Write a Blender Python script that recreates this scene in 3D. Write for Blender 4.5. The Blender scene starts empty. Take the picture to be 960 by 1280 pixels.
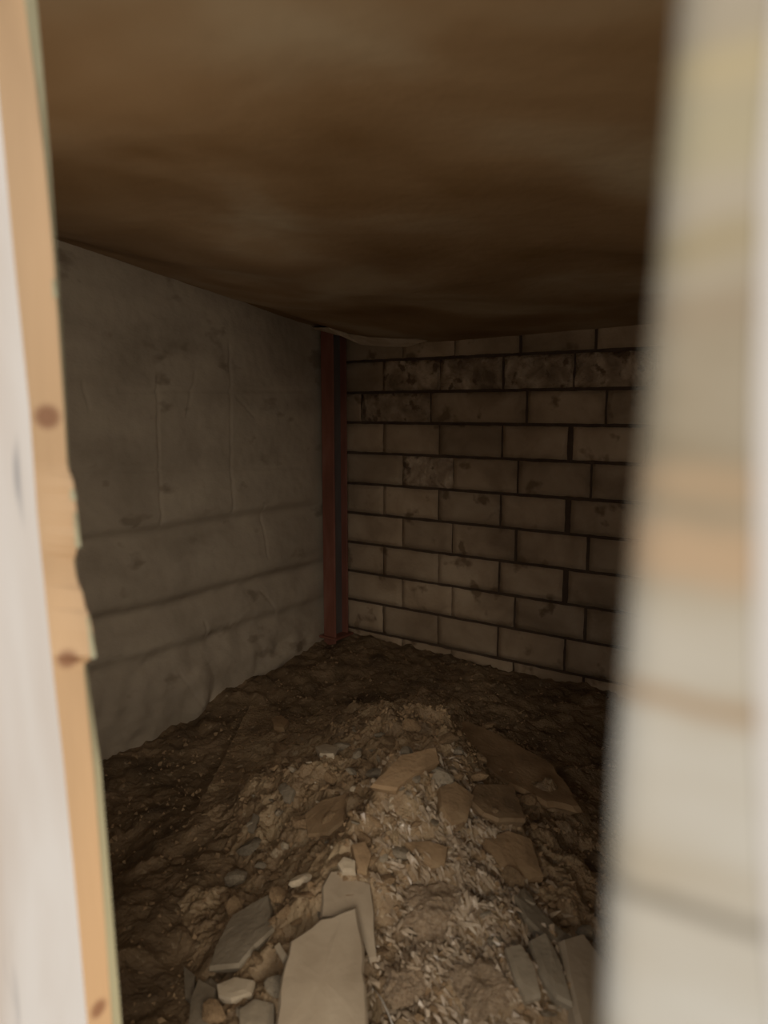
import bpy, bmesh, math, random
from mathutils import Vector, noise, Matrix
from mathutils.bvhtree import BVHTree
random.seed(7)
sc = bpy.context.scene
col = sc.collection

# ------------------------------------------------------------------ camera
F = 925.0
PITCH = math.atan(128 / 925)
CZ = 1.60                                   # lens height above the dirt at the back wall
cd = bpy.data.cameras.new('camera')
cam = bpy.data.objects.new('camera', cd); col.objects.link(cam)
cam.location = (0, 0, CZ)
cam.rotation_euler = (math.radians(90) - PITCH, 0, 0)
cd.sensor_fit = 'VERTICAL'; cd.sensor_height = 36.0; cd.lens = 36 * F / 1280
cd.clip_start = 0.01
cd.dof.use_dof = True; cd.dof.focus_distance = 3.9; cd.dof.aperture_fstop = 26 / 11.0
sc.camera = cam

# ------------------------------------------------------------------ light: overcast daylight from the open side behind the camera
w = bpy.data.worlds.new('world'); sc.world = w; w.use_nodes = True
bg = w.node_tree.nodes['Background']; bg.inputs[0].default_value = (0.84, 0.92, 1.0, 1); bg.inputs[1].default_value = 0.75
def sun(name, direction, energy, angle, color):
    l = bpy.data.lights.new(name, 'SUN'); l.energy = energy; l.angle = math.radians(angle); l.color = color
    o = bpy.data.objects.new(name, l); col.objects.link(o)
    o.rotation_euler = Vector(direction).to_track_quat('-Z', 'Y').to_euler(); o.location = (0.5, -3, 3)
    return o
sun('daylight', (-0.10, 1.0, -0.42), 1.9, 38, (1.0, 0.90, 0.76))
def lamp(name, loc, energy, radius, color):
    l = bpy.data.lights.new(name, 'POINT'); l.energy = energy; l.shadow_soft_size = radius; l.color = color
    o = bpy.data.objects.new(name, l); col.objects.link(o); o.location = loc
# added fill lamp, unseen behind the left doorway board, lifting the dark interior
lamp('fill_lamp', (-.62, 1.12, 1.50), 3.6, .09, (1.0, .86, .68))
# added fill spot, unseen behind the right post, brightening the left wall
l2 = bpy.data.lights.new('wall_fill', 'SPOT'); l2.energy = 42; l2.spot_size = math.radians(62); l2.spot_blend = 1; l2.shadow_soft_size = .06; l2.color = (1.0, .92, .80)
o2 = bpy.data.objects.new('wall_fill', l2); col.objects.link(o2); o2.location = (.55, .70, 1.45)
o2.rotation_euler = (Vector((-1.35, 3.1, 1.25)) - o2.location).to_track_quat('-Z', 'Y').to_euler()
# added low fill light, unseen below the view, brightening heap and ceiling
lamp('low_fill', (.12, .56, .86), 6.2, .05, (1.0, .86, .66))
sc.view_settings.view_transform = 'Standard'
sc.view_settings.look = 'None'
sc.view_settings.gamma = 1.0
sc.view_settings.use_curve_mapping = False
sc.view_settings.exposure = 0.0
sc.cycles.use_denoising = True
sc.cycles.max_bounces = 8
sc.cycles.diffuse_bounces = 6

# ------------------------------------------------------------------ frame of the room
A = Vector((-0.228, 4.95, 0))               # corner behind the column
U = Vector((0.820, -0.572, 0)).normalized() # along the back wall, to the right
V = Vector((-U.y * -1, -U.x, 0)).normalized()
V = Vector((-0.572, -0.820, 0)).normalized()  # along the left wall, towards the doorway
def W(u, v, z=0.0): return A + U * u + V * v + Vector((0, 0, z))
def uv(x, y):
    d = Vector((x, y, 0)) - A
    return d.dot(U), d.dot(V)
CAM = Vector((0, 0, CZ))
def ray(px, py):
    x = (px - 480) / F; y = (640 - py) / F
    c, s = math.cos(PITCH), math.sin(PITCH)
    return Vector((x, c + y * s, y * c - s))
def on_plane(px, py, p, n):
    d = ray(px, py); return CAM + d * ((p - CAM).dot(n) / d.dot(n))
UL = 3.3                                    # room size along u

# ------------------------------------------------------------------ helpers
def link(name, me, m=None, parent=None, **kw):
    o = bpy.data.objects.new(name, me); col.objects.link(o)
    if m is not None and me is not None:
        me.materials.append(m)
    if parent: o.parent = parent
    for k, v in kw.items(): o[k] = v
    return o
def tag(o, label, cat, group=None):
    o['label'] = label; o['category'] = cat
    if group: o['group'] = group
    return o
def bm_mesh(bm, name, smooth=False):
    me = bpy.data.meshes.new(name)
    bmesh.ops.recalc_face_normals(bm, faces=bm.faces[:])
    bm.to_mesh(me); bm.free()
    if smooth:
        for p in me.polygons: p.use_smooth = True
    return me
def fbm(p, sc_=1.0, o=4): return noise.fractal(Vector(p) * sc_, 0.9, 2.1, o)
def grid(name, fn, nu, nv, smooth=True):
    vs = [fn(i / nu, j / nv) for j in range(nv + 1) for i in range(nu + 1)]
    fs = [(j * (nu + 1) + i, j * (nu + 1) + i + 1, (j + 1) * (nu + 1) + i + 1, (j + 1) * (nu + 1) + i) for j in range(nv) for i in range(nu)]
    me = bpy.data.meshes.new(name); me.from_pydata([tuple(v) for v in vs], [], fs); me.update()
    if smooth: me.polygons.foreach_set('use_smooth', [True] * len(fs))
    return me
def box_bm(bm, corners_fn, nx=1, ny=1, nz=1): ...

def mat(name, stops, scale=4.0, rough=0.85, bump=0.3, bscale=40, detail=6, stretch=(1, 1, 1), spec=0.3, vary=0.0, second=None, dist=0.02):
    m = bpy.data.materials.new(name); m.use_nodes = True
    nt = m.node_tree; N = nt.nodes; L = nt.links
    b = N['Principled BSDF']
    b.inputs['Roughness'].default_value = rough
    b.inputs['Specular IOR Level'].default_value = spec
    tc = N.new('ShaderNodeTexCoord'); mp = N.new('ShaderNodeMapping'); mp.inputs['Scale'].default_value = stretch
    L.new(tc.outputs['Object'], mp.inputs[0])
    n1 = N.new('ShaderNodeTexNoise'); n1.inputs['Scale'].default_value = scale; n1.inputs['Detail'].default_value = detail
    n1.inputs['Distortion'].default_value = 0.4
    L.new(mp.outputs[0], n1.inputs['Vector'])
    cr = N.new('ShaderNodeValToRGB'); el = cr.color_ramp.elements
    lo, hi = 0.30, 0.70
    for i, c in enumerate(stops):
        p = lo + (hi - lo) * i / max(1, len(stops) - 1)
        e = el[i] if i < 2 else el.new(p)
        e.position = p; e.color = (*c, 1)
    for i, e in enumerate(sorted(el, key=lambda e: e.position)): pass
    L.new(n1.outputs[0], cr.inputs[0])
    out = cr.outputs[0]
    if second:                               # fine speckle of another colour
        n3 = N.new('ShaderNodeTexNoise'); n3.inputs['Scale'].default_value = second[1]; n3.inputs['Detail'].default_value = 3
        L.new(mp.outputs[0], n3.inputs['Vector'])
        r3 = N.new('ShaderNodeValToRGB'); r3.color_ramp.elements[0].position = second[2]; r3.color_ramp.elements[1].position = second[2] + 0.08
        L.new(n3.outputs[0], r3.inputs[0])
        mx = N.new('ShaderNodeMix'); mx.data_type = 'RGBA'
        L.new(r3.outputs[0], mx.inputs[0]); L.new(out, mx.inputs[6]); mx.inputs[7].default_value = (*second[0], 1)
        out = mx.outputs[2]
    if vary:
        oi = N.new('ShaderNodeObjectInfo'); mr = N.new('ShaderNodeMapRange')
        mr.inputs[3].default_value = 1 - vary; mr.inputs[4].default_value = 1 + vary
        L.new(oi.outputs['Random'], mr.inputs[0])
        vm = N.new('ShaderNodeVectorMath'); vm.operation = 'SCALE'
        L.new(out, vm.inputs[0]); L.new(mr.outputs[0], vm.inputs['Scale']); out = vm.outputs[0]
    L.new(out, b.inputs['Base Color'])
    if bump:
        n2 = N.new('ShaderNodeTexNoise'); n2.inputs['Scale'].default_value = bscale; n2.inputs['Detail'].default_value = 5
        L.new(mp.outputs[0], n2.inputs['Vector'])
        bp = N.new('ShaderNodeBump'); bp.inputs['Strength'].default_value = bump; bp.inputs['Distance'].default_value = dist
        L.new(n2.outputs[0], bp.inputs['Height']); L.new(bp.outputs[0], b.inputs['Normal'])
    m['_out'] = 1
    return m

M = {}
M['block'] = mat('concrete_block', [(.27, .19, .12), (.42, .31, .205), (.52, .40, .275)], 3.4, .95, .6, 55, vary=.13, second=((.22, .15, .09), 7, .61), dist=.008)
M['roughblock'] = mat('crumbling_concrete_block', [(.20, .14, .09), (.38, .28, .19), (.62, .49, .35)], 9, .95, 1.0, 26, vary=.1, second=((.18, .12, .075), 14, .58), dist=.03)
M['mortar'] = mat('dark_mortar', [(.07, .045, .03), (.11, .075, .05)], 6, .95, .5, 60)
M['parge'] = mat('grey_parged_concrete', [(.34, .275, .20), (.43, .35, .26), (.49, .405, .30)], 2.2, .95, .4, 45, stretch=(1, 1, 1.6), second=((.28, .22, .155), 4, .62), dist=.006)
M['ceil'] = mat('stained_brown_ceiling', [(.22, .125, .05), (.33, .215, .115), (.46, .36, .24)], 1.5, .9, .2, 20, 3)
M['dirt'] = mat('loose_brown_dirt', [(.10, .066, .038), (.20, .135, .075), (.30, .21, .125)], 5, .8, .9, 55, vary=0, second=((.32, .24, .15), 30, .62), dist=.012)
M['heap'] = mat('dry_clay_earth', [(.16, .105, .058), (.30, .205, .115), (.42, .31, .185)], 6, .62, 1.0, 60, spec=.45, second=((.46, .36, .24), 24, .64), dist=.014)
M['wet'] = mat('damp_clay_lump', [(.30, .20, .12), (.44, .315, .20), (.54, .41, .28)], 9, .5, .7, 60, spec=.6, dist=.012)
M['lip'] = mat('torn_plaster', [(.60, .48, .34), (.80, .70, .56)], 12, .8, .3, 60)
M['shard'] = mat('splintery_clay', [(.26, .19, .125), (.42, .32, .22), (.58, .48, .36)], 25, .35, .2, 60, spec=.6, dist=.003)
M['stone'] = mat('grey_beige_stone', [(.30, .23, .155), (.38, .30, .21), (.44, .355, .255)], 5, .8, .25, 50, vary=.10, dist=.006)
M['brown'] = mat('brown_stone', [(.20, .13, .07), (.32, .21, .115), (.40, .28, .16)], 7, .8, .5, 60, vary=.22, dist=.008)
M['grey'] = mat('grey_broken_concrete', [(.20, .16, .11), (.29, .235, .165), (.35, .29, .21)], 8, .85, .4, 60, vary=.2, dist=.008)
M['pale'] = mat('pale_broken_plaster', [(.48, .38, .26), (.62, .52, .38)], 10, .8, .3, 60, vary=.1, dist=.006)
M['red'] = mat('red_oxide_primer', [(.17, .066, .042), (.24, .090, .060), (.30, .14, .10)], 9, .6, .25, 60, stretch=(1, 1, .25), spec=.4, dist=.004)
M['shadesteel'] = mat('recess_shade_steel', [(.10, .09, .085), (.16, .14, .13)], 8, .6, .2, 60, stretch=(1, 1, .3))  # shade between the flanges put into the web's dark grey colour
M['outer'] = mat('outer_ground_soil', [(.25, .20, .14), (.36, .30, .22)], 2, .95, .3, 20)
M['front'] = mat('rough_inner_boards', [(.22, .15, .09), (.34, .24, .15)], 3, .9, .3, 30, stretch=(1, 1, .3))
M['strip'] = mat('weathered_grey_green_wood', [(.33, .31, .20), (.46, .42, .28)], 8, .85, .3, 50, stretch=(1, 1, .15))
M['whitewood'] = mat('chalky_white_wood', [(.68, .58, .50), (.80, .73, .67), (.84, .78, .73)], 3, .75, .15, 40, stretch=(1.5, 1.5, .35), second=((.42, .38, .36), 7, .70), dist=.003)
M['rod'] = mat('bright_wire', [(.65, .6, .52), (.8, .76, .68)], 10, .3, 0, spec=.8)

def pine(name, base, dark, knots):
    """raw pine: grain along z, knots at given world points"""
    m = mat(name, [tuple(c * .88 for c in base), base, tuple(min(1, c * 1.08) for c in base)], 6, .7, .2, 50, stretch=(3, 3, .25), dist=.003)
    nt = m.node_tree; N = nt.nodes; L = nt.links; b = N['Principled BSDF']
    src = b.inputs['Base Color'].links[0].from_socket
    tc = [n for n in N if n.type == 'TEX_COORD'][0]
    for (p, r) in knots:
        mp = N.new('ShaderNodeMapping'); mp.vector_type = 'POINT'
        mp.inputs['Location'].default_value = tuple(-c / r for c in p); mp.inputs['Scale'].default_value = (1 / r,) * 3
        L.new(tc.outputs['Object'], mp.inputs[0])
        ln = N.new('ShaderNodeVectorMath'); ln.operation = 'LENGTH'; L.new(mp.outputs[0], ln.inputs[0])
        mr = N.new('ShaderNodeMapRange'); mr.interpolation_type = 'SMOOTHSTEP'
        mr.inputs[1].default_value = .45; mr.inputs[2].default_value = 1.1; mr.inputs[3].default_value = .85; mr.inputs[4].default_value = 0
        L.new(ln.outputs['Value'], mr.inputs[0])
        mx = N.new('ShaderNodeMix'); mx.data_type = 'RGBA'; L.new(mr.outputs[0], mx.inputs[0]); L.new(src, mx.inputs[6]); mx.inputs[7].default_value = (*dark, 1)
        src = mx.outputs[2]
    L.new(src, b.inputs['Base Color'])
    return m

# ------------------------------------------------------------------ ground and ceiling shapes
def smooth(a, b, x):
    t = min(1, max(0, (x - a) / (b - a))); return t * t * (3 - 2 * t)
def ground_z(x, y):
    z = 0.06
    u, v = uv(x, y)
    z -= .17 * smooth(.3, 1.8, v) * smooth(1.3, .3, u)
    z -= 0.08 * smooth(.5, 1.1, x) * smooth(4.3, 3.3, y)
    return z
def ground(x, y):
    z = ground_z(x, y)
    p = Vector((x, y, 0))
    z += 0.055 * fbm(p, 2.3, 4) + 0.022 * fbm(p + Vector((5, 1, 0)), 9, 4)
    z += 0.012 * max(0, noise.noise(p * 32)) + .02 * max(0, noise.noise(p * 14 + Vector((3, 3, 0))))
    return z
def floor_z(x, y): return _floor(x, y)
def heap_raw(x, y):
    d = math.hypot((x - 0.15) / (0.66 if x < .15 else .50), (y - 2.35) / (1.05 if y < 2.35 else 1.25))
    e = math.exp(-d * d * 1.1)
    p = Vector((x, y, 0)); r = min(1, e * 3)
    z = 0.05 - .10 + .42 * e
    z += .11 * r * fbm(p + Vector((9, 4, 0)), 2.6, 3)
    rid = 1 - abs(noise.noise(p * 9)) * 2
    z += r * (.030 * rid + .022 * noise.noise(p * 17) + .012 * (1 - 2 * abs(noise.noise(p * 34))) + .006 * noise.noise(p * 70))
    return z
_floor = ground
def ground(x, y): return max(_floor(x, y), heap_raw(x, y))
def hit(px, py, lift=0.0):
    d = ray(px, py); t = 0.6
    while t < 6.5:
        p = CAM + d * t
        if p.z < ground(p.x, p.y) + lift: return p
        t += 0.006
    return CAM + d * 4
def ceil_h(u, v):                            # height above the lens
    h = .385 + .024 * u + .115 * math.exp(-max(u, 0) / .22) + .12 * v * math.exp(-max(u, 0) / .9)
    h += .02 * smooth(0, 2.5, v)
    p = Vector((u, v, 4))
    h += .028 * noise.noise(p * 1.3) * min(1, v + .1) + .018 * noise.noise(p * 3.1) * min(1, v + .15)
    return h

# ------------------------------------------------------------------ doorway plane
VF = 4.42
JL = on_plane(46, 640, Vector((-.38, .82, 0)), V)         # front left corner of the left jamb at mid height
VF = uv(JL.x, JL.y)[1]                                    # v of the outer face of the front wall
VFI = VF - 0.048                                          # inner face (two boards thick)
JR = on_plane(788, 640, Vector((.074, .22, 0)), V)
VR = uv(JR.x, JR.y)[1]
uL = uv(JL.x, JL.y)[0]; uR = uv(JR.x, JR.y)[0]
HTOP = CZ + .78

# floor, ceiling
def f_floor(a, b):
    u = -.15 + a * (UL + .2); v = -.05 + b * (VF + .1)
    p = W(u, v); p.z = _floor(p.x, p.y); return p
fl = link('floor', grid('floor', f_floor, 250, 330), M['dirt'], kind='structure')
fl['label'] = 'uneven loose brown dirt floor heaped towards the doorway'
def f_heap(a, b):
    x = -.75 + a * 1.75; y = .95 + b * 3.1
    z = heap_raw(x, y); f = _floor(x, y)
    return Vector((x, y, z if z > f - .03 else f - .03))
heap = link('earth_heap', grid('earth_heap', f_heap, 260, 420), M['heap'], fl, kind='stuff')
heap['label'] = 'lumpy heap of dry broken earth rising from the dirt floor'
def f_ceil(a, b):
    u = -.13 + a * (UL + .06); v = -.03 + b * (VF + .0)
    return W(u, v, CZ + ceil_h(u, v))
cme = grid('ceiling', f_ceil, 90, 110)
ce = link('ceiling', cme, M['ceil'], kind='structure')
sm = ce.modifiers.new('thickness', 'SOLIDIFY'); sm.thickness = .06; sm.offset = -1

# ------------------------------------------------------------------ back wall of blocks
def slab_wall(name, u0, u1, v0, v1, z0, z1, m):
    bm = bmesh.new()
    c = [W(u, v, z) for z in (z0, z1) for (u, v) in ((u0, v0), (u1, v0), (u1, v1), (u0, v1))]
    vs = [bm.verts.new(p) for p in c]
    for f in ((0, 1, 2, 3), (4, 5, 6, 7), (0, 1, 5, 4), (1, 2, 6, 5), (2, 3, 7, 6), (3, 0, 4, 7)): bm.faces.new([vs[i] for i in f])
    return link(name, bm_mesh(bm, name), m, kind='structure')
ZT = CZ + 1.0
wb = slab_wall('wall_back', -.2, UL + .2, -.2, -.006, -.3, ZT, M['mortar'])
WN = V
def wz(px, py): return on_plane(px, py, A, WN).z
joints = [wz(437, y) for y in (491, 528, 565.5, 603.5, 640.5, 677, 713, 748.5, 784)]
zc = [joints[0] + .2 + .195, joints[0] + .2] + joints
zc += [joints[-1] - .195, joints[-1] - .39]
zc = [zc[0] + .2] + zc
odd = [-.085, .42, .79, 1.217, 1.648, 2.07, 2.49, 2.91, 3.28]
even = [-.085, .27, .69, 1.112, 1.533, 1.955, 2.375, 2.795, 3.28]
heads = {3: [-.085, .095, .63, 1.26, 1.715, 2.13, 2.55, 2.97, 3.28]}
def block(u0, u1, z0, z1, rough, k):
    nx, nz = 10, 5
    r = .007
    bm = bmesh.new(); vs = {}
    q = random.uniform(0, 90)
    for j in range(nz + 1):
        for i in range(nx + 1):
            a, b = i / nx, j / nz
            u = u0 + (u1 - u0) * a; z = z0 + (z1 - z0) * b
            e = min(a * (u1 - u0), (1 - a) * (u1 - u0), b * (z1 - z0), (1 - b) * (z1 - z0))
            v = .006 + max(-.004, 1.0 * rough * (noise.noise(Vector((u * 14 + q, z * 14, 1))) + .4 * noise.noise(Vector((u * 40, z * 40, q)))))
            if e < 1e-6:
                v -= .006
                u += .004 * noise.noise(Vector((u * 20, z * 23, q))); z += .004 * noise.noise(Vector((u * 20, z * 27, q + 5)))
            vs[i, j] = bm.verts.new(W(u, v, z))
    for j in range(nz):
        for i in range(nx): bm.faces.new((vs[i, j], vs[i + 1, j], vs[i + 1, j + 1], vs[i, j + 1]))
    ed = [e for e in bm.edges if e.is_boundary]
    r_ = bmesh.ops.extrude_edge_only(bm, edges=ed)
    for v in r_['geom']:
        if isinstance(v, bmesh.types.BMVert): v.co -= V * .03
    return bm_mesh(bm, 'block', True)
for c in range(len(zc) - 1):
    zt, zb = zc[c], zc[c + 1]
    hs = heads.get(c, even if c % 2 == 0 else odd)
    for k in range(len(hs) - 1):
        g = .0075 if k < 2 else .006
        gl = .002 if (k in (1, 2)) else .007; gr = .0015 if k in (0, 1) else .0065
        j = random.uniform(-.006, .006)
        link('block', block(hs[k] + gl + .002, hs[k + 1] - gr - max(0, j) - (.02 if c in (4, 6, 8) and k in (3, 4) else 0), zb + .009, zt - .009, .022 if c == 2 else .010 if c < 4 else .0028, k), M['roughblock'] if (c == 2 and k > 0) or (c == 3 and k == 1) or (c == 5 and k == 1) else M['block'], wb)

# ------------------------------------------------------------------ left wall: parged masonry with two long ledges and cracks
def band(z, zc_, w): return math.exp(-((z - zc_) / w) ** 2)
LB1 = on_plane(366, 635, A, U).z; LB2 = on_plane(379, 709, A, U).z
cracks = [((260, 465), (250, 520)), ((120, 478), (128, 512)), ((310, 495), (334, 522)), ((345, 630), (347, 698)), ((213, 470), (215, 660)),
          ((342, 742), (360, 770)), ((268, 780), (270, 800)), ((235, 845), (262, 888)), ((302, 430), (306, 640)), ((110, 590), (390, 585)), ((165, 488), (395, 488))]
cr3 = []
for a_, b_ in cracks:
    pa, pb = on_plane(*a_, A, U), on_plane(*b_, A, U)
    cr3.append(((uv(pa.x, pa.y)[1], pa.z), (uv(pb.x, pb.y)[1], pb.z)))
def segd(p, a, b):
    ax, ay = a; bx, by = b; dx, dy = bx - ax, by - ay
    t = max(0, min(1, ((p[0] - ax) * dx + (p[1] - ay) * dy) / (dx * dx + dy * dy + 1e-9)))
    return math.hypot(p[0] - ax - t * dx, p[1] - ay - t * dy)
def f_left(a, b):
    v = -.02 + a * (VF + .02) ; z = -.25 + b * (ZT + .25)
    d = .012 * noise.noise(Vector((v * 1.6, z * 1.6, 3))) + .007 * noise.noise(Vector((v * 7, z * 7, 9))) + .003 * noise.noise(Vector((v * 22, z * 22, 9)))
    wob = .02 * noise.noise(Vector((v * 1.8, 1, 1)))
    # each band: the wall steps back under a rounded ledge
    for zc_, dep in ((LB1, .035), (LB2 - .01, .045), (LB2 - .26, .03)):
        s = z - zc_ - wob * (1 if dep > .04 else .6)
        d += dep * (1 / (1 + math.exp(-s / .014))) * math.exp(-max(s, 0) / .12)
        d -= dep * .8 * math.exp(-(s + .045) ** 2 / .0050)
    lump = smooth(LB2 - .1, LB2 - .5, z)
    d += lump * (.045 * max(0, noise.noise(Vector((v * 5, z * 6.5, 20)))) + .016 * noise.noise(Vector((v * 9, z * 9, 2))) + .03)
    d *= smooth(-.02, .45, v)
    for s in cr3:
        dd = segd((v + .006 * noise.noise(Vector((z * 18, 0, 0))), z + .006 * noise.noise(Vector((v * 18, 0, 7)))), *s)
        if dd < .03: d -= (.007) * math.exp(-(dd / .007) ** 2)
    return W(d - .10, v, z)
wl = link('wall_left', grid('wall_left', f_left, 420, 260), M['parge'], kind='structure')
sm = wl.modifiers.new('thickness', 'SOLIDIFY'); sm.thickness = .12; sm.offset = 1
wr = slab_wall('wall_right', UL, UL + .15, -.2, VF + .05, -.3, ZT, M['parge'])

# ------------------------------------------------------------------ front wall with the opening
wf = slab_wall('wall_front', -.15, uL - .30, VFI, VF - .004, -.3, ZT, M['front'])
slab_wall('wall_front', uR + .10, UL + .15, VFI, VF, -.3, ZT, M['front'])
slab_wall('wall_front', uL - .30, uR + .11, VFI, VF - .004, HTOP, ZT, M['front'])

# left jamb board, shaped in rows down its length
PF = JL.copy()
def px_interp(tab, y):
    if y <= tab[0][0]: i = 0
    else:
        i = max(k for k in range(len(tab) - 1) if tab[k][0] <= y)
    (y0, x0), (y1, x1) = tab[i], tab[i + 1]
    return x0 + (x1 - x0) * (y - y0) / (y1 - y0)
tf = [(0, -14), (190, 5), (320, 17), (512, 37), (640, 46), (800, 62), (960, 80), (1120, 95), (1280, 109)]
tb = [(0, 30), (100, 44), (200, 56), (320, 67), (512, 80), (640, 87), (800, 101), (960, 117), (1120, 129), (1280, 140)]
tg = [(0, 46), (200, 63), (320, 71), (440, 79), (640, 89), (800, 103), (960, 126), (1120, 139), (1280, 152)]
PV = W(0, VF); PVB = W(0, VF - .034); PVG = W(0, VF - .046)
def jag(y):
    j = 0
    if 580 < y < 700: j += 8 * smooth(580, 610, y) * (1 + .6 * noise.noise(Vector((y * .11, 0, 0)))) * (1 - smooth(680, 700, y))
    if 700 <= y < 832: j += 15 * smooth(700, 795, y) * (1 - smooth(818, 832, y)) + 3.5 * noise.noise(Vector((y * .16, 2, 0)))
    return j
rows_y = [-260, -120] + [i * 10 for i in range(0, 129)] + [1400, 1700, 2100]
frontm = M['whitewood']
PVM = W(0, VF - .017)
k1 = on_plane(59, 521, PVM, V); k2 = on_plane(86, 822, PVM, V); k3 = on_plane(125, 1262, PVM, V)
M['pine'] = pine('raw_orange_pine', (.56, .37, .215), (.24, .11, .06), [(tuple(k1), .017), (tuple(k2), .016), (tuple(k3), .014)])
def board(name, cols, mats, parent=None, zr=None, **kw):
    """cols: list of functions y-> world point, a closed ring; mats per side"""
    bm = bmesh.new(); rings = []
    for y in rows_y: rings.append([bm.verts.new(c(y)) for c in cols])
    n = len(cols)
    for a, b in zip(rings[:-1], rings[1:]):
        for i in range(n):
            f = bm.faces.new((a[i], a[(i + 1) % n], b[(i + 1) % n], b[i])); f.material_index = mats[1][i]
    bm.faces.new(rings[0]); bm.faces.new(rings[-1])
    me = bm_mesh(bm, name)
    for m_ in mats[0]: me.materials.append(m_)
    o = bpy.data.objects.new(name, me); col.objects.link(o)
    if parent: o.parent = parent
    for k, v in kw.items(): o[k] = v
    return o
def C(tab, plane, du=0, j=0, dv=0):
    def f(y):
        p = on_plane(px_interp(tab, y) + (jag(y) if j else 0), y, plane, V)
        p.z = max(p.z, .0)
        return p + U * du + V * dv
    return f
t1 = board('trim_1', [C(tf, PV), C(tb, PVB, 0, 1), C(tb, PVB, -.05), C(tf, PV, -.36, dv=-.034), C(tf, PV, -.36)], ([frontm, M['pine']], [1, 0, 0, 0, 0]), kind='structure')
# side order: 0 = front corner to inner corner (the sawn pine edge)
t1['label'] = 'doorway board on the left with chalky white face and splintered orange pine edge'
# splinters stand out of the edge
bm = bmesh.new()
for (y0, y1, out) in ((596, 625, 4), (640, 684, 3), (770, 822, 3), (350, 372, 2)):
    a = C(tb, PVB, 0, 1)(y0); b = C(tb, PVB, 0, 1)(y1)
    tip = on_plane(px_interp(tb, y1) + jag(y1 - 4) + out, y1, PVB, V)
    ring = [bm.verts.new(p) for p in (a, b - V * .004, tip, a + V * .004, b + V * .004)]
    for f in ((0, 1, 2), (0, 2, 3), (3, 2, 4), (1, 4, 2), (0, 3, 4, 1)): bm.faces.new([ring[i] for i in f])
link('splinter', bm_mesh(bm, 'splinter'), M['strip'], t1)['label'] = 'torn pale fibres along the edge'
t2 = board('trim_2', [C(tg, PVG, .0, dv=.0115), C(tg, PVG), C(tg, PVG, -.10), C(tg, PVG, -.10, dv=.0115)], ([M['strip']], [0, 0, 0, 0]), kind='structure')
t2['label'] = 'thin grey green strip behind the edge of the pine board'

# right post, close to the lens, with stain bands across
te = [(0, 843), (320, 818), (640, 790), (960, 764), (1280, 748)]
ts = [(0, 975), (200, 957), (500, 947), (820, 948), (1100, 958), (1280, 972)]
PR = JR.copy()
bands = []
for (x, y, r, c) in ((905, 300, .011, (.42, .33, .19)), (800, 395, .012, (.40, .31, .21)), (880, 605, .010, (.52, .36, .22)), (890, 690, .018, (.60, .40, .24)),
                     (870, 880, .006, (.42, .27, .15)), (800, 1110, .0055, (.22, .18, .13)), (900, 90, .014, (.55, .44, .25)), (860, 180, .02, (.50, .42, .26))):
    bands.append((on_plane(x, y, PR, V).z, r * .6, c))
def post_mat():
    m = mat('weathered_pale_timber', [(.36, .285, .19), (.53, .45, .34), (.66, .61, .53)], 6, .8, .35, 120, stretch=(.6, .6, 2.4), dist=.0015)
    nt = m.node_tree; N = nt.nodes; L = nt.links; b = N['Principled BSDF']
    src = b.inputs['Base Color'].links[0].from_socket
    tc = [n for n in N if n.type == 'TEX_COORD'][0]
    sx = N.new('ShaderNodeSeparateXYZ'); L.new(tc.outputs['Object'], sx.inputs[0])
    nz = N.new('ShaderNodeTexNoise'); nz.inputs['Scale'].default_value = 22; L.new(tc.outputs['Object'], nz.inputs['Vector'])
    wz_ = N.new('ShaderNodeMath'); wz_.operation = 'MULTIPLY_ADD'; L.new(nz.outputs[0], wz_.inputs[0]); wz_.inputs[1].default_value = .012; L.new(sx.outputs[2], wz_.inputs[2])
    for (z, r, c) in bands:
        d = N.new('ShaderNodeMath'); d.operation = 'SUBTRACT'; L.new(wz_.outputs[0], d.inputs[0]); d.inputs[1].default_value = z + .006
        ab = N.new('ShaderNodeMath'); ab.operation = 'ABSOLUTE'; L.new(d.outputs[0], ab.inputs[0])
        mr = N.new('ShaderNodeMapRange'); mr.interpolation_type = 'SMOOTHSTEP'; mr.inputs[1].default_value = r * .3; mr.inputs[2].default_value = r * 1.3; mr.inputs[3].default_value = .75; mr.inputs[4].default_value = 0
        L.new(ab.outputs[0], mr.inputs[0])
        mx = N.new('ShaderNodeMix'); mx.data_type = 'RGBA'; L.new(mr.outputs[0], mx.inputs[0]); L.new(src, mx.inputs[6]); mx.inputs[7].default_value = (*c, 1)
        src = mx.outputs[2]
    L.new(src, b.inputs['Base Color'])
    return m
M['post'] = post_mat()
DP = VR - VF                                  # how far it stands out from the front wall
t3 = board('trim_3', [C(te, PR, -.002 + .013 * (1 - math.sin(q * math.pi / 18)), dv=-.013 * (1 - math.cos(q * math.pi / 18))) for q in range(10)] + [C(te, PR, -.002, dv=-(DP + .03)), C(ts, PR, 0, dv=-(DP + .03)), C(ts, PR, -.0006)], ([M['post']], [0] * 13), kind='structure')
for p_ in t3.data.polygons: p_.use_smooth = False
t3['label'] = 'pale stained timber post on the right edge of the doorway, very close'
t4 = board('trim_4', [C(ts, PR, .0, dv=.0006), C(ts, PR, 0, dv=-(DP + .03)), C(ts, PR, .12, dv=-(DP + .03)), C(ts, PR, .12, dv=.0006)], ([M['whitewood']], [0] * 4), kind='structure')
t4['label'] = 'whitish board beyond the seam on the right'

# outer ground
bm = bmesh.new()
vs = [bm.verts.new((x, y, -.30)) for x, y in ((-14, -14), (14, -14), (14, 14), (-14, 14))]; bm.faces.new(vs)
link('ground', bm_mesh(bm, 'ground'), M['outer'], kind='structure')

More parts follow.
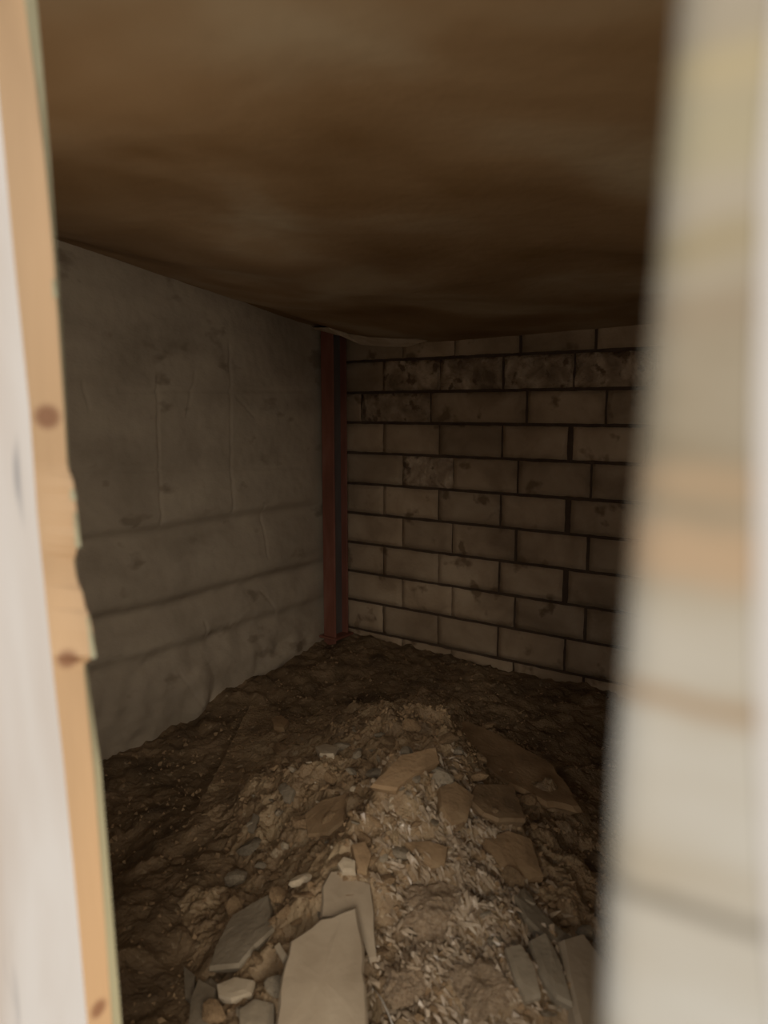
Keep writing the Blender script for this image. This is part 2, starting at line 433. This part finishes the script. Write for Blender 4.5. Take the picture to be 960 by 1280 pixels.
# ------------------------------------------------------------------ steel column in the corner
def prism_uv(bm, u0, u1, v0, v1, z0, z1, bev=.003):
    vs = [bm.verts.new(W(u, v, z)) for z in (z0, z1) for (u, v) in ((u0, v0), (u1, v0), (u1, v1), (u0, v1))]
    for f in ((0, 1, 2, 3), (4, 5, 6, 7), (0, 1, 5, 4), (1, 2, 6, 5), (2, 3, 7, 6), (3, 0, 4, 7)): bm.faces.new([vs[i] for i in f])
    if bev:
        es = set(e for v in vs for e in v.link_edges)
        bmesh.ops.bevel(bm, geom=list(es), offset=bev, segments=1, affect='EDGES')
pc = W(.10, .16)
colm = bpy.data.objects.new('steel_post', None); col.objects.link(colm)
tag(colm, 'dark red steel post standing in the corner between the two masonry walls', 'post')
zb_, zt_ = .0, CZ + ceil_h(0, .16) - .004
for nm, (a0, a1, b0, b1) in {'flange': (-.055, .045, .215, .227), 'flange.001': (-.055, .045, .085, .097)}.items():
    bm = bmesh.new(); prism_uv(bm, a0, a1, b0, b1, zb_, zt_); link('flange', bm_mesh(bm, 'flange'), M['red'], colm)
bm = bmesh.new(); prism_uv(bm, -.009, -.001, .097, .215, zb_, zt_, 0); link('web', bm_mesh(bm, 'web'), M['shadesteel'], colm)['label'] = 'web coloured dark grey for the shade of its recess'
bm = bmesh.new(); prism_uv(bm, -.08, .07, .06, .252, .06 + .03, .06 + .045); link('base_plate', bm_mesh(bm, 'base_plate'), M['red'], colm)

# pale torn edge where the ceiling meets the corner
pts = [(404, 397), (425, 403), (452, 411), (480, 416), (508, 418), (534, 418)]
bm = bmesh.new(); prev = None
for i, (x, y) in enumerate(pts):
    best = None
    for q in range(8, 160):
        v_ = q * .01
        p = on_plane(x, 415, W(0, v_), V); u_ = uv(p.x, p.y)[0]
        h = ceil_h(u_, v_); pt = Vector((p.x, p.y, h))
        e_ = h / math.hypot(p.x, p.y)
        if best is None or e_ < best[0]: best = (e_, u_, v_)
    _, u_, v_ = best
    n = noise.noise(Vector((i * 1.7, 0, 0)))
    zz = CZ + ceil_h(u_, v_) - (.038 + .02 * n if 0 < i < 5 else .004)
    ring = [bm.verts.new(q) for q in (W(u_, v_ + .14 + .05 * n, CZ + ceil_h(u_, v_ + .14) - .004), W(u_, v_ + .02 * n, zz), W(u_, v_ - .015, zz + .006), W(u_, v_ - .03, CZ + ceil_h(u_, v_ - .03) + .01))]
    if prev:
        for k in range(4): bm.faces.new((prev[k], prev[(k + 1) % 4], ring[(k + 1) % 4], ring[k]))
    else: bm.faces.new(ring)
    prev = ring
bm.faces.new(prev)
lip = link('torn_edge', bm_mesh(bm, 'torn_edge'), M['lip'], ce)
lip['label'] = 'pale ragged torn edge of the ceiling'

# ------------------------------------------------------------------ rubble
def gz(x, y):
    return ground(x, y)
def slab(name, poly, m, th, tilt=None, rough=.0012, up_=0, sink=.25, label=None, cat='stone', group=None, lean=None):
    """irregular flat piece: outline traced on the ground, own thickness, tilted with the slope"""
    cx_ = sum(p[0] for p in poly) / len(poly); cy_ = sum(p[1] for p in poly) / len(poly)
    c = hit(cx_, min(cy_, 1275), .01)
    e = .07
    def gs(x, y): return sum(ground(x + a * .03, y + b * .03) for a in (-1, 0, 1) for b in (-1, 0, 1)) / 9
    n = Vector((gs(c.x - e, c.y) - gs(c.x + e, c.y), gs(c.x, c.y - e) - gs(c.x, c.y + e), 2 * e)).normalized()
    n = (n + Vector((0, -.12, .5)) + (Vector(lean) if lean else Vector())).normalized()
    for it in range(6):
        Q = []
        for x, y in poly:
            d = ray(x, y); Q.append(CAM + d * ((c - CAM).dot(n) / d.dot(n)) - c)
        over = sorted(ground((c + q * k).x, (c + q * k).y) - (c + q * k).z for q in Q for k in (.3, .6, .95))
        up = over[int(len(over) * .8)]
        c = c + (CAM - c).normalized() * max(-.02, min(.05, up)) * 1.2
    c = c + (CAM - c).normalized() * up_
    bm = bmesh.new()
    def outline(q):                           # subdivide edges with jitter
        out = []
        for i in range(len(q)):
            a, b = q[i], q[(i + 1) % len(q)]; L_ = (b - a).length; k = max(1, int(L_ / .03))
            for j in range(k):
                p = a.lerp(b, j / k)
                out.append(p * (1 + (.07 * noise.noise(p * 25 + c) if j else 0)))
        return out
    O = outline(Q)
    top = [bm.verts.new(p * .94 + n * (th * .5 + rough * noise.noise(p * 30))) for p in O]
    mid = [bm.verts.new(p + n * (th * .18 + rough * noise.noise(p * 50))) for p in O]
    low = [bm.verts.new(p * (.90 + .06 * noise.noise(p * 20)) - n * th * .5) for p in O]
    k = len(O)
    inn = [bm.verts.new(p * .5 + n * (th * .55 + rough * 1.5 * noise.noise(p * 22 + c))) for p in O]
    ct = bm.verts.new(n * (th * .55)); cb = bm.verts.new(-n * th * .5)
    for i in range(k):
        j = (i + 1) % k
        bm.faces.new((top[i], top[j], inn[j], inn[i])); bm.faces.new((inn[i], inn[j], ct))
        bm.faces.new((mid[i], mid[j], top[j], top[i])); bm.faces.new((low[i], low[j], mid[j], mid[i])); bm.faces.new((low[j], low[i], cb))
    o = link(name, bm_mesh(bm, name), m)
    o.location = c
    tag(o, label, cat, group)
    return o
R = [
 ('stone_slab', [(445,1138),(402,1152),(364,1180),(353,1225),(347,1280),(345,1320),(458,1320),(457,1250),(452,1175)], 'stone', .030, 'large smooth grey beige slab with a pointed top lying at the front of the heap', 'slab'),
 ('stone_slab', [(412,1091),(402,1110),(400,1150),(432,1150),(455,1168),(462,1205),(472,1203),(468,1145),(463,1107),(440,1100),(425,1090)], 'stone', .030, 'beige slab whose bent right arm reaches down behind the large pointed slab', 'slab'),
 ('stone', [(422,1084),(430,1075),(445,1080),(445,1095),(428,1095)], 'pale', .035, 'small bright cream stone sitting just above the bent beige slab', 'stone'),
 ('stone', [(438,1062),(455,1058),(464,1075),(458,1096),(446,1092)], 'brown', .05, 'rounded brown stone touching the small bright cream stone', 'stone'),
 ('stone_slab', [(584,1004),(592,985),(640,985),(656,1030),(622,1030),(602,1022)], 'brown', .035, 'flat five sided tan stone on the upper part of the heap', 'slab'),
 ('stone_slab', [(578,905),(600,912),(650,938),(692,962),(728,1018),(684,1012),(622,978),(588,950),(576,925)], 'brown', .045, 'long orange brown slab along the far right crest of the heap', 'slab'),
 ('stone_slab', [(462,986),(500,948),(545,938),(549,955),(512,977),(495,991)], 'brown', .035, 'slanted orange brown slab on the far left shoulder of the heap', 'slab'),
 ('stone_slab', [(505,1056),(535,1054),(560,1062),(556,1087),(540,1086),(515,1070)], 'brown', .03, 'wedge shaped brown stone in the middle of the heap', 'stone'),
 ('stone', [(600,1056),(630,1045),(660,1056),(676,1105),(642,1112),(612,1090)], 'brown', .06, 'broad rounded brown boulder below the five sided tan stone', 'stone'),
 ('stone_slab', [(640,1122),(662,1130),(690,1160),(720,1182),(712,1196),(680,1176),(655,1152)], 'grey', .03, 'long narrow grey slab with a bright edge on the right slope of the heap', 'slab'),
 ('stone_slab', [(697,1180),(722,1172),(745,1205),(775,1240),(790,1310),(725,1310),(708,1240)], 'stone', .05, 'large grey beige slab at the bottom of the heap beside the right post', 'slab'),
 ('stone_slab', [(660,1180),(680,1170),(700,1210),(715,1262),(695,1252),(672,1220)], 'grey', .035, 'upright grey slab next to the large slab by the right post', 'slab'),
 ('stone_slab', [(292,1148),(318,1132),(338,1122),(345,1165),(320,1188),(300,1212),(262,1216),(275,1180)], 'grey', .03, 'flat grey concrete piece left of the large pointed slab', 'concrete piece'),
 ('stone', [(272,1236),(296,1226),(320,1230),(316,1246),(290,1254),(274,1250)], 'pale', .03, 'pale oblong plaster lump at the bottom left of the rubble', 'plaster'),
 ('stone_slab', [(250,1228),(272,1240),(266,1290),(236,1290),(240,1255)], 'grey', .03, 'grey upright shard at the bottom left corner of the rubble', 'concrete piece'),
 ('stone_slab', [(230,1210),(245,1222),(243,1262),(232,1250)], 'grey', .02, 'thin dark grey shard at the far left end of the rubble', 'concrete piece'),
 ('stone', [(394,938),(408,934),(424,938),(418,947),(400,947)], 'pale', .03, 'small pale pinkish stone on the dark dirt between column and heap', 'stone'),
 ('stone', [(340,903),(352,898),(362,905),(356,915),(343,913)], 'brown', .04, 'small reddish stone at the foot of the left wall', 'stone'),
 ('stone_slab', [(382,1022),(405,1003),(436,995),(432,1030),(412,1046),(386,1048)], 'brown', .03, 'squarish olive brown slab on the left slope of the heap', 'slab'),
 ('stone', [(310,1040),(318,1018),(325,1022),(318,1044)], 'grey', .02, 'thin grey sliver on the dark dirt at the left of the heap', 'stone'),
 ('stone', [(354,990),(362,984),(370,990),(364,1008),(356,1004)], 'grey', .03, 'small upright grey stone left of the squarish olive slab', 'stone'),
 ('stone', [(344,1186),(350,1180),(360,1196),(354,1206)], 'pale', .02, 'tiny cream chip against the left edge of the large pointed slab', 'stone'),
 ('stone', [(300,1270),(320,1256),(345,1262),(345,1300),(300,1300)], 'grey', .05, 'blunt grey lump at the bottom edge left of the large pointed slab', 'concrete piece'),
 ('stone', [(630,1190),(650,1185),(668,1215),(676,1250),(655,1255),(640,1225)], 'grey', .04, 'dull grey stone leaning on the damp clay right of the middle', 'stone'),
 ('stone', [(545,990),(565,982),(590,1000),(582,1030),(560,1035),(548,1015)], 'brown', .05, 'yellowish brown lump left of the five sided tan stone', 'stone'),
]
built = []
for nm, poly, m, th, lab, cat in R:
    o = slab(nm, poly, M[m], th, label=lab, cat=cat, up_=.06 if 'pointed top' in lab else 0); built.append(o)

# rounded, cracked clay lumps of the heap
def rock_mesh(seed, sub=3, flat=.6, amp=.28, chunky=True):
    bm = bmesh.new(); bmesh.ops.create_icosphere(bm, subdivisions=sub, radius=1)
    rs = random.Random(seed); planes = []
    for _ in range(9 if chunky else 5):
        d = Vector((rs.gauss(0, 1), rs.gauss(0, 1), rs.gauss(0, 1))).normalized(); planes.append((d, rs.uniform(.55, .85)))
    for v in bm.verts:
        p = v.co.copy()
        for d, h in planes:
            k = p.dot(d)
            if k > h: p -= d * (k - h)
        p *= 1 + amp * noise.noise(p * 2.2 + Vector((seed, 0, 0))) * .6 + .05 * noise.noise(p * 7)
        p.z *= flat; v.co = p
    return bm_mesh(bm, 'rock', False)
lumps = [((548, 1140), (.13, .11, .075), 'wet', 'large rough orange brown clay lump catching the light in the middle of the heap'),
         ((503, 1232), (.075, .07, .05), 'wet', 'rough damp clay lump at the bottom edge right of the pale wire'),
         ((600, 1235), (.085, .085, .055), 'wet', 'rough damp clay lump below the large orange brown one')]
for i, ((x, y), s, m, lab) in enumerate(lumps):
    p = hit(x, y)
    me = rock_mesh(100 + i, 5, .8, .5)
    for v in me.vertices:
        c = v.co; n = c.normalized()
        v.co = c + n * (.10 * fbm(c, 4.5, 5) + .05 * noise.noise(c * 16))
    me.materials.append(M[m])
    o = bpy.data.objects.new('clay_lump', me); col.objects.link(o)
    o.location = (p.x, p.y, gz(p.x, p.y) - s[2] * .15); o.scale = s; o.rotation_euler = (0, 0, i * 1.3)
    tag(o, lab, 'clay lump')

# loose stones, one by one
meshes = []
for k in range(14):
    meshes.append(rock_mesh(k, 2, .55 if k % 3 else .35))
kinds = [('stone', 'loose_stone', 'brown stone lying loose', 'loose brown stones', 'brown'),
         ('concrete piece', 'concrete_chip', 'grey concrete chip lying loose', 'grey concrete chips', 'grey'),
         ('plaster', 'plaster_chip', 'pale plaster chip lying loose', 'pale plaster chips', 'pale')]
ms = {}
placed = [(Vector(hit(*q[0])), max(q[1]) * .95) for q in lumps]
def inlit(px, py):
    c = 560; 
    return True
tries = 0; count = 0
rs = random.Random(11)
while count < 230 and tries < 6000:
    tries += 1
    py = 900 + 380 * rs.random() ** .75; 
    t = (py - 880) / 400
    xl = 330 - 90 * t; xr = 600 + 150 * min(1, t * 1.3)
    px = rs.uniform(xl, xr)
    p = hit(px, py)
    dist = (p - CAM).length
    s = rs.choice((.012, .015, .020, .028, .040)) * rs.uniform(.8, 1.3)
    if any((p - q).length < (s + r) * 1.05 for q, r in placed): continue
    placed.append((p, s))
    kk = rs.choices((0, 1, 2), (6, 4, 1))[0]
    if kk == 2: s *= .6
    cat, nm, lab, grp, m = kinds[kk]
    mi = rs.randrange(len(meshes)); key = (mi, kk)
    if key not in ms:
        me = meshes[mi].copy(); me.materials.append(M[m]); ms[key] = me
    o = bpy.data.objects.new(nm, ms[key]); col.objects.link(o)
    z = gz(p.x, p.y)
    o.location = (p.x, p.y, z + s * .22)
    o.scale = (s * rs.uniform(.8, 1.5), s * rs.uniform(.7, 1.1), s * rs.uniform(.6, 1.2))
    o.rotation_euler = (rs.uniform(-.5, .5), rs.uniform(-.5, .5), rs.uniform(0, 6.28))
    zone = ('on the dark dirt beyond the heap' if py < 985 else 'low on the left flank of the heap' if px < 400 else 'at the bottom front of the heap' if py > 1180 else 'on the upper right side of the heap' if px > 560 else 'on the middle of the heap')
    size = 'tiny' if s < .015 else 'small' if s < .028 else 'fist sized'
    tag(o, f"{size} {lab} {zone}", cat, f"{grp} {zone}"); count += 1

# crumbs nobody could count
vs, fs = [], []
rs = random.Random(5)
tet = [(1, 0, -.3), (-.5, .87, -.3), (-.5, -.87, -.3), (.1, .1, .9), (.6, .6, .2), (-.7, .1, .4)]
tf_ = [(0, 4, 3), (4, 1, 3), (1, 5, 3), (5, 2, 3), (2, 0, 3), (0, 1, 4), (1, 2, 5), (0, 2, 1)]
for i in range(9000):
    u = rs.uniform(.1, 3.0); v = rs.uniform(.1, VF - .3)
    if rs.random() < .75:
        x = rs.gauss(.15, .42); y = rs.gauss(2.5, .7)
    else:
        q = W(u, v); x, y = q.x, q.y
    uu, vv = uv(x, y)
    if not (.08 < uu < UL - .05 and .05 < vv < VF - .1): continue
    s = rs.choice((.003, .004, .006, .008, .011)) * rs.uniform(.7, 1.2)
    z = ground(x, y)
    rot = Matrix.Rotation(rs.uniform(0, 6.28), 3, Vector((rs.gauss(0, 1), rs.gauss(0, 1), 1)).normalized())
    b0 = len(vs)
    for c in tet:
        q = rot @ (Vector(c) * s * rs.uniform(.7, 1.3)); vs.append((x + q.x, y + q.y, z + q.z))
    fs += [tuple(b0 + k for k in f) for f in tf_]
me = bpy.data.meshes.new('rubble_crumbs'); me.from_pydata(vs, [], fs); me.update()
rc = link('rubble_crumbs', me, M['brown'], fl, kind='stuff')

# splintery clay shards on the front of the heap
vs, fs = [], []
rs = random.Random(9)
for i in range(3200):
    x = rs.gauss(.20, .13); y = rs.gauss(1.85, .28)
    if not (1.4 < y < 2.6 and -.1 < x < .55): continue
    s = rs.choice((.004, .006, .008, .011)) * rs.uniform(.7, 1.3); z = heap_raw(x, y)
    rot = Matrix.Rotation(rs.gauss(-1.15, .45), 3, 'Z') @ Matrix.Rotation(rs.gauss(.25, .4), 3, 'Y') @ Matrix.Rotation(rs.gauss(0, .6), 3, 'X')
    b0 = len(vs)
    for c in tet:
        q = rot @ (Vector((c[0] * 2.4, c[1] * .8, c[2] * .6)) * s * rs.uniform(.8, 1.2)); vs.append((x + q.x, y + q.y, z + q.z + s * .3))
    fs += [tuple(b0 + k for k in f) for f in tf_]
me = bpy.data.meshes.new('clay_shards'); me.from_pydata(vs, [], fs); me.update()
link('clay_shards', me, M['shard'], fl, kind='stuff')['label'] = 'splintery pale clay shards on the front of the heap'

# thin pale wire sticking out at the bottom
a = hit(466, 1243) + Vector((0, 0, .02)); b = hit(487, 1285) + Vector((0, 0, .03))
P = [a - Vector((0, 0, .02)), a, a.lerp(b, .5) + Vector((.003, 0, .004)), b, b + (b - a) * .5 - Vector((0, 0, .02))]
bm = bmesh.new(); prev = None
for k, p in enumerate(P):
    t = (P[min(k + 1, 4)] - P[max(k - 1, 0)]).normalized(); s_ = t.cross(Vector((0, 0, 1))).normalized(); r_ = s_.cross(t)
    ring = [bm.verts.new(p + (s_ * math.cos(q) + r_ * math.sin(q)) * .0018) for q in [i * math.pi / 3 for i in range(6)]]
    if prev:
        for i in range(6): bm.faces.new((prev[i], prev[(i + 1) % 6], ring[(i + 1) % 6], ring[i]))
    else: bm.faces.new(ring)
    prev = ring
bm.faces.new(prev)
wi = link('wire', bm_mesh(bm, 'wire', True), M['rod'])
tag(wi, 'thin shiny pale wire poking out of the rubble at the bottom', 'wire')
